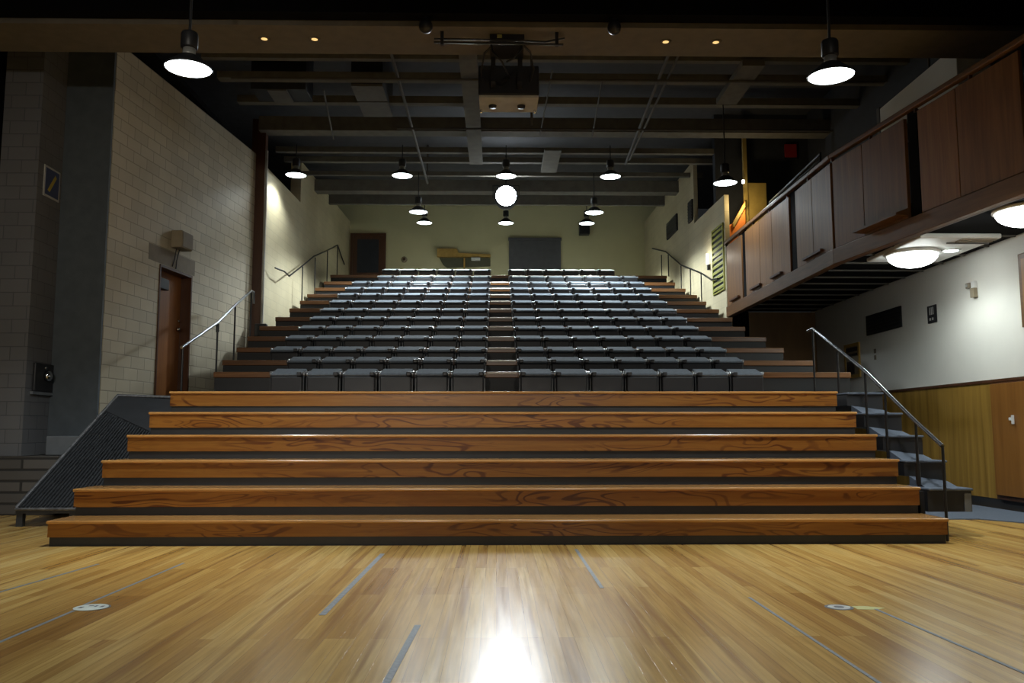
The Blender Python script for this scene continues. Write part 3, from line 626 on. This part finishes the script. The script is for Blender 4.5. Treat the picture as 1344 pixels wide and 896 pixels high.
B(6.12, 6.7, 11.22, 11.24, 3.61, 3.628).build('louvre', 'stone', t)
t = thing('downlight', 'small oval lit downlight beside the air conditioning cassette', 'lamp', (6.55, 11.66, 3.6)); k = MB(); k.lathe([(0, 0), (.09, 0), (.1, .025), (0, .025)], (6.42, 11.66, 3.603), 16); k.build('lens', 'lamp_lens', t)
k = MB(); k.lathe([(.1, 0), (.12, 0), (.12, .022), (.1, .022)], (6.42, 11.66, 3.605), 16); k.build('rim', 'white', t)

# ------------------------------------------------------------------ pendant lamps
def make_pendant(d):
    r = d/2
    t = thing('pendant_lamp', 'x', 'lamp', (0, 0, 0), 'bell shaped pendant lamps')
    MB().lathe([(0, .36), (.075, .36), (.082, .34), (.082, .21), (.075, .20), (0, .20)]).build('ballast_housing', 'lamp_black', t)
    MB().lathe([(0, .199), (.058, .199), (.062, .15), (.07, .13), (0, .13)]).build('collar', 'lamp_steel', t)
    MB().lathe([(.06, .135), (.095, .12), (.15, .07), (r-.015, .02), (r, -.005), (r-.006, -.012), (r-.02, .012), (.14, .06), (.09, .11), (.055, .125)], smooth=True).build('shade', 'lamp_black', t)
    MB().lathe([(.001, -.012), (r-.05, -.010), (r-.012, .0), (r-.016, .008), (.001, .008)]).build('lens', 'lamp_lens', t)
    return t
BM = 7.3
LAMPS = [(-3.01, 8.0, 4.60, 6.05, 'bell pendant lamp hanging over the stage floor on the block-wall side', 1), (3.30, 8.0, 4.57, 6.05, 'bell pendant lamp hanging over the stage floor on the balcony side', 1)]
for x, lb in ((-4.36, 'bell pendant lamp nearest the cream block wall over the middle tiers'), (-2.06, 'bell pendant lamp over the middle tiers, second from the block wall'), (.20, 'bell pendant lamp over the aisle just above the dazzling spotlight'), (2.48, 'bell pendant lamp over the middle tiers, second from the balcony'), (4.33, 'bell pendant lamp nearest the balcony over the middle tiers')):
    g = 2 if abs(x) > 3 else 5
    y = 18.0 if x < 4 else 15.6
    LAMPS.append((x, y, 6.61 if x < 4 else 5.76, 7.3, lb, g))
for x, lb in ((-1.89, 'bell pendant lamp over the upper tiers on the block-wall side, higher of two'), (2.35, 'bell pendant lamp over the upper tiers on the balcony side, higher of two')):
    LAMPS.append((x, 20.0, 6.33, 7.3, lb, 3))
for x, lb in ((-2.09, 'bell pendant lamp by the back wall on the block-wall side, lower of two'), (.26, 'bell pendant lamp by the back wall just below the dazzling spotlight'), (2.6, 'bell pendant lamp by the back wall on the balcony side, lower of two')):
    LAMPS.append((x, 24.0, 7.06, 8.2, lb, 4))
POWER = {1: 700, 2: 190, 3: 1350, 4: 2300, 5: 100}
pp = make_pendant(.46)
for i, (x, y, z, zc, lb, g) in enumerate(LAMPS):
    if i == 0: o = pp; o.location = (x, y, z); o['label'] = lb
    else: o = dup(pp, (x, y, z), lb)
for o_, (x, y, z, zc, lb, g) in zip([o for o in list(C.objects) if o.name.startswith('pendant_lamp')], LAMPS):
    zc = 8.2 if g == 1 else zc
    MB().tube([(x, y, z+.36), (x, y, zc)], .012 if g > 1 else .014, 6).build('stem', 'lamp_black', o_)
    lamp('SPOT', 'pendant_light', (x, y, z-.03), POWER[g], (.9, .98, 1.0) if g < 3 else ((.93, 1, .86) if g == 4 else (.86, .96, 1)), o_, spot_size=math.radians({1: 133, 4: 121}.get(g, 146)), spot_blend={1: .5, 4: .5}.get(g, .35), shadow_soft_size=.18)

# dazzling spotlight facing the stage
t = thing('spotlight', 'dazzling round spotlight facing the stage from above the upper tiers', 'spotlight', (.23, 21.0, 6.96))
k = MB(); k.lathe([(.30, 20.80), (.31, 20.82), (.31, 20.95), (.26, 21.2), (.15, 21.4), (0, 21.42)], (.23, 0, 6.96), 28, 'y'); k.build('housing', 'lamp_black', t)
k = MB(); k.lathe([(.001, 20.775), (.2, 20.785), (.292, 20.81), (.292, 20.83), (.001, 20.83)], (.23, 0, 6.96), 28, 'y'); k.build('lens', 'spot_lens', t)  # lens drawn as wide as the glare around the lamp
k = MB(); k.tube([(-.10, 21.0, 6.96), (-.10, 21.0, 7.28), (.56, 21.0, 7.28), (.56, 21.0, 6.96)], .015, 6); k.tube([(.23, 21.0, 7.28), (.23, 21.0, 8.19)], .02, 6); k.build('yoke', 'lamp_black', t)
ls = lamp('SPOT', 'spotlight_beam', (.23, 20.74, 6.96), 3800, (.88, .95, 1.0), t, spot_size=math.radians(36), spot_blend=.9, shadow_soft_size=.28)
ls.rotation_euler = (Vector((.1, -2.0, 1.0))-Vector((.23, 20.74, 6.96))).to_track_quat('-Z', 'Y').to_euler()

# ------------------------------------------------------------------ ceiling fittings
for x, lb in ((-2.93, 'small warm recessed downlight in the front soffit nearest the block wall'), (-2.3, 'small warm recessed downlight in the front soffit, second from the block wall'), (2.14, 'small warm recessed downlight in the front soffit, second from the balcony'), (2.78, 'small warm recessed downlight in the front soffit nearest the balcony')):
    t = thing('recessed_downlight', lb, 'lamp', (x, 10.27, 5.99), 'warm downlights in the soffit')
    k = MB(); k.lathe([(.05, -.008), (.075, -.008), (.075, 0), (.05, 0)], (x, 10.27, 5.998), 16); k.build('rim', 'soffit', t)
    k = MB(); k.lathe([(0, -.012), (.03, -.012), (.049, -.004), (.049, 0), (0, 0)], (x, 10.27, 5.998), 16); k.build('bulb', 'warm_bulb', t)
for x, lb in ((-.86, 'black ball shaped fitting under the front beam on the block-wall side'), (1.42, 'black ball shaped fitting under the front beam on the balcony side')):
    t = thing('ceiling_ball_fitting', lb, 'fitting', (x, 9.8, 5.95), 'black ball fittings under the beam')
    k = MB(); k.lathe([(.085*math.sin(a*PI/12)+.0005, -.085*math.cos(a*PI/12)) for a in range(13)], (x, 9.8, 5.94), 16); k.build('ball', 'lamp_black', t); MB().tube([(x, 9.8, 6.02), (x, 9.8, 6.06)], .03, 8).build('stub', 'lamp_black', t)
t = thing('ceiling_duct', 'square dark duct box hanging from the ceiling on the block-wall side', 'duct', (-2.3, 15.5, 7.0))
B(-2.62, -2.06, 14.7, 16.2, 7.28, 8.19).build('casing', 'dark_wall', t); B(-2.62, -2.06, 14.7, 15.4, 7.24, 7.278).build('lit_bottom_plate', 'duct', t); B(-2.62, -2.06, 15.45, 16.2, 7.24, 7.278).build('lit_bottom_plate', 'duct', t)  # paler bottom plates stand in for light on the duct underside
t = thing('ceiling_duct', 'wide dark duct box hanging from the ceiling by the wall speaker side', 'duct', (-4.0, 15.2, 7.0))
B(-4.5, -3.5, 15.0, 15.6, 7.3, 8.19).build('casing', 'dark_wall', t); B(-4.2, -3.85, 15.0, 15.6, 7.27, 7.298).build('lit_bottom_plate', 'duct', t)
def pipe(lb, pts, r): return tag(MB().tube(pts, r, 8).build('ceiling_conduit', 'conduit'), lb, 'pipe', 'conduits under the ceiling')
pipe('long pale conduit along the ceiling beside the square duct box', [(-1.73, 12.6, 7.22), (-1.73, 19.4, 7.22), (-1.73, 20.6, 7.22), (-1.73, 20.6, 8.19)], .028)
pipe('twin slanting conduit, upper one, on the balcony side of the ceiling', [(2.80, 12.9, 7.22), (2.97, 19.0, 7.22)], .03)
pipe('twin slanting conduit, lower one, on the balcony side of the ceiling', [(2.98, 13.0, 7.22), (3.0, 18.6, 7.18)], .022)
pipe('thin conduit along the ceiling near the cream block wall', [(-3.15, 14.9, 7.24), (-3.47, 17.5, 7.24)], .016)
pipe('thin conduit along the ceiling just on the balcony side of the aisle', [(.95, 14.0, 7.24), (.9, 17.2, 7.24)], .014)
pipe('thin conduit along the ceiling midway to the balcony', [(1.85, 14.3, 7.24), (2.0, 17.2, 7.24)], .014)
pipe('thin cross conduit under the ceiling beams near the hanging projector', [(-4.6, 14.2, 7.16), (6.8, 14.2, 7.16)], .025)
pipe('thin cross conduit under the ceiling beams behind the hanging projector', [(-2.0, 16.5, 7.12), (6.8, 16.5, 7.12)], .022)
pipe('vertical grey pipe beside the hanging projector', [(.55, 13.0, 5.9), (.55, 13.0, 8.19)], .02)
# hanging projector
t = thing('ceiling_projector', 'black projector with grey underside hanging from the front soffit', 'projector', (.16, 11.05, 5.5))
B(-.25, .56, 10.85, 11.4, 5.52, 5.93).build('casing', 'sign_black', t, bevel=.02)
B(-.24, .55, 10.86, 11.39, 5.49, 5.518).build('underside_plate', 'paper', t)
for x in (-.06, .33):
    k = MB(); k.lathe([(0, -.03), (.05, -.03), (.055, 0), (0, 0)], (x, 11.15, 5.488), 14); k.build('foot', 'sign_black', t)
for x in (-.22, .52):
    k = MB(); k.lathe([(0, -.05), (.018, -.05), (.018, 0), (0, 0)], (x, 11.3, 5.488), 10); k.build('foot', 'chrome', t)
MB().box(-.09, .34, 10.1, 10.66, 5.93, 5.997).build('ceiling_plate', 'sign_black', t)
B(.0, .06, 10.085, 10.098, 5.945, 5.985).build('label_plate', 'sticker_yellow', t)
for x in (-.05, .3):
    k = MB(); k.box(x-.03, x+.03, 10.6, 10.66, 5.6, 5.93); k.box(x-.03, x+.03, 10.66, 10.849, 5.6, 5.66); k.build('bracket', 'sign_black', t)
k = MB()
def arc(c, rx, rz, a0, a1, y, n_=12): return [(c[0]+rx*math.cos(a0+(a1-a0)*i/n_), y, c[1]+rz*math.sin(a0+(a1-a0)*i/n_)) for i in range(n_+1)]
k.tube([(-.02, 10.2, 5.93), (-.16, 10.3, 5.84), (-.2, 10.5, 5.7), (-.2, 10.84, 5.72)], .013, 6); k.tube([(.3, 10.2, 5.93), (.42, 10.3, 5.86), (.47, 10.5, 5.72), (.44, 10.84, 5.7)], .013, 6)
k.tube([(-.08, 10.2, 5.93), (-.06, 10.15, 5.80), (.06, 10.15, 5.66), (.12, 10.3, 5.6), (.17, 10.84, 5.75)], .013, 6); k.tube([(.31, 10.2, 5.93), (.3, 10.15, 5.82), (.2, 10.15, 5.70), (.12, 10.2, 5.68)], .013, 6)
k.build('cable', 'sign_black', t)
t = thing('lighting_bar', 'thin black pipe bar with clamps under the front soffit', 'bar', (.1, 10.0, 5.9))
k = MB(); k.tube([(-.78, 10.05, 5.86), (.82, 10.05, 5.84)], .014, 6); k.tube([(-.78, 10.06, 5.91), (.1, 10.06, 5.90), (.6, 10.06, 5.88), (.84, 10.06, 5.93)], .012, 6); k.build('pipe', 'sign_black', t)
k = MB(); k.box(-.7, -.66, 10.03, 10.09, 5.83, 5.995); k.box(.72, .76, 10.03, 10.09, 5.83, 5.995); k.build('clamp', 'sign_black', t)

# ------------------------------------------------------------------ floor tape and stickers
def tape(lb, x, y0, y1, w=.028, dx=0):
    k = MB(); k.prism([(x-w/2, y0), (x+w/2, y0), (x+dx+w/2, y1), (x+dx-w/2, y1)], .0005, .002); return tag(k.build('floor_tape', 'tape'), lb, 'tape', 'strips of tape on the floor')
tape('blue grey tape strip on the floor reaching the lowest step, block-wall side of the glare', -1.03, 5.17, 7.7, .04, .02)
tape('blue grey tape strip on the floor running out at the bottom beside the glare', -.5, 3.0, 4.9, .035, .06)
tape('short blue grey tape strip at the lowest step just past the glare', .73, 6.0, 7.95, .028)
tape('long thin tape strip on the floor between glare and grey round sticker', 1.65, 3.0, 5.65, .02)
tape('thin tape strip on the floor leading off from the grey round sticker', 2.4, 3.0, 5.27, .022, -.09)
tape('thin tape strip on the floor before the pale round sticker', -2.56, 3.6, 5.33, .022)
tape('thin tape strip on the floor beyond the pale round sticker', -2.58, 5.5, 7.2, .022)
tape('thin tape strip on the floor furthest towards the ramp', -3.42, 5.2, 7.16, .024, .16)
def disc(mb, x, y, r, z, k=24): mb.lathe([(0, 0), (r, 0), (r, .001), (0, .001)], (x, y, z), k, smooth=False)
t = thing('floor_sticker', 'pale round floor sticker with dark marks on the block-wall side', 'sticker', (-2.5, 5.42, 0), 'round floor stickers')
k = MB(); disc(k, -2.5, 5.42, .10, .0022); k.build('face', 'sticker', t); k = MB(); disc(k, -2.495, 5.425, .106, .0006); k.build('backing', 'sticker_ring', t)
k = MB(); k.box(-2.57, -2.545, 5.39, 5.43, .0034, .004); k.box(-2.53, -2.50, 5.45, 5.47, .0034, .004); k.box(-2.49, -2.475, 5.43, 5.47, .0034, .004); k.box(-2.45, -2.43, 5.42, 5.46, .0034, .004); k.build('marking', 'sticker_ring', t)
t = thing('floor_sticker', 'grey ringed round floor sticker beside a yellow patch', 'sticker', (2.1, 5.33, 0), 'round floor stickers')
k = MB(); disc(k, 2.11, 5.33, .085, .0006); k.build('face', 'sticker_ring', t); k = MB(); disc(k, 2.11, 5.33, .066, .0018); k.build('ring', 'paper', t); k = MB(); disc(k, 2.11, 5.33, .03, .003); k.build('centre', 'sticker_ring', t)
k = MB(); disc(k, 2.055, 5.33, .016, .0036); disc(k, 2.165, 5.33, .016, .0036); k.build('marking', 'sticker', t)
t = MB(); t.prism([(2.2, 5.27), (2.30, 5.25), (2.38, 5.30), (2.28, 5.36), (2.2, 5.36)], .0005, .0015); tag(t.build('floor_patch', 'sticker_yellow'), 'yellow green sticker patch beside the grey round floor sticker', 'sticker')

# ------------------------------------------------------------------ world and view
wd = bpy.data.worlds.new('hall'); bpy.context.scene.world = wd; wd.use_nodes = True
bg = wd.node_tree.nodes['Background']; bg.inputs['Color'].default_value = (.9, .95, 1, 1); bg.inputs['Strength'].default_value = .012
# unseen spots added behind the camera to light step fronts and left wall
for (x, tx, ty, tz, e, sz) in ((-1.8, -4.6, 12.3, 1.7, 1500, 42), (1.8, 1.2, 10, .8, 650, 46)):
    p0 = Vector((x, -5, 4.6))
    lamp('SPOT', 'stage_fill_light', p0, e, (1, .93, .80), None, spot_size=math.radians(sz), spot_blend=1.0, shadow_soft_size=.25, rot=(Vector((tx, ty, tz))-p0).to_track_quat('-Z', 'Y').to_euler())
vs = bpy.context.scene.view_settings
vs.view_transform = 'Standard'; vs.look = 'None'; vs.gamma = 1; vs.use_curve_mapping = False; vs.exposure = EXPOSURE
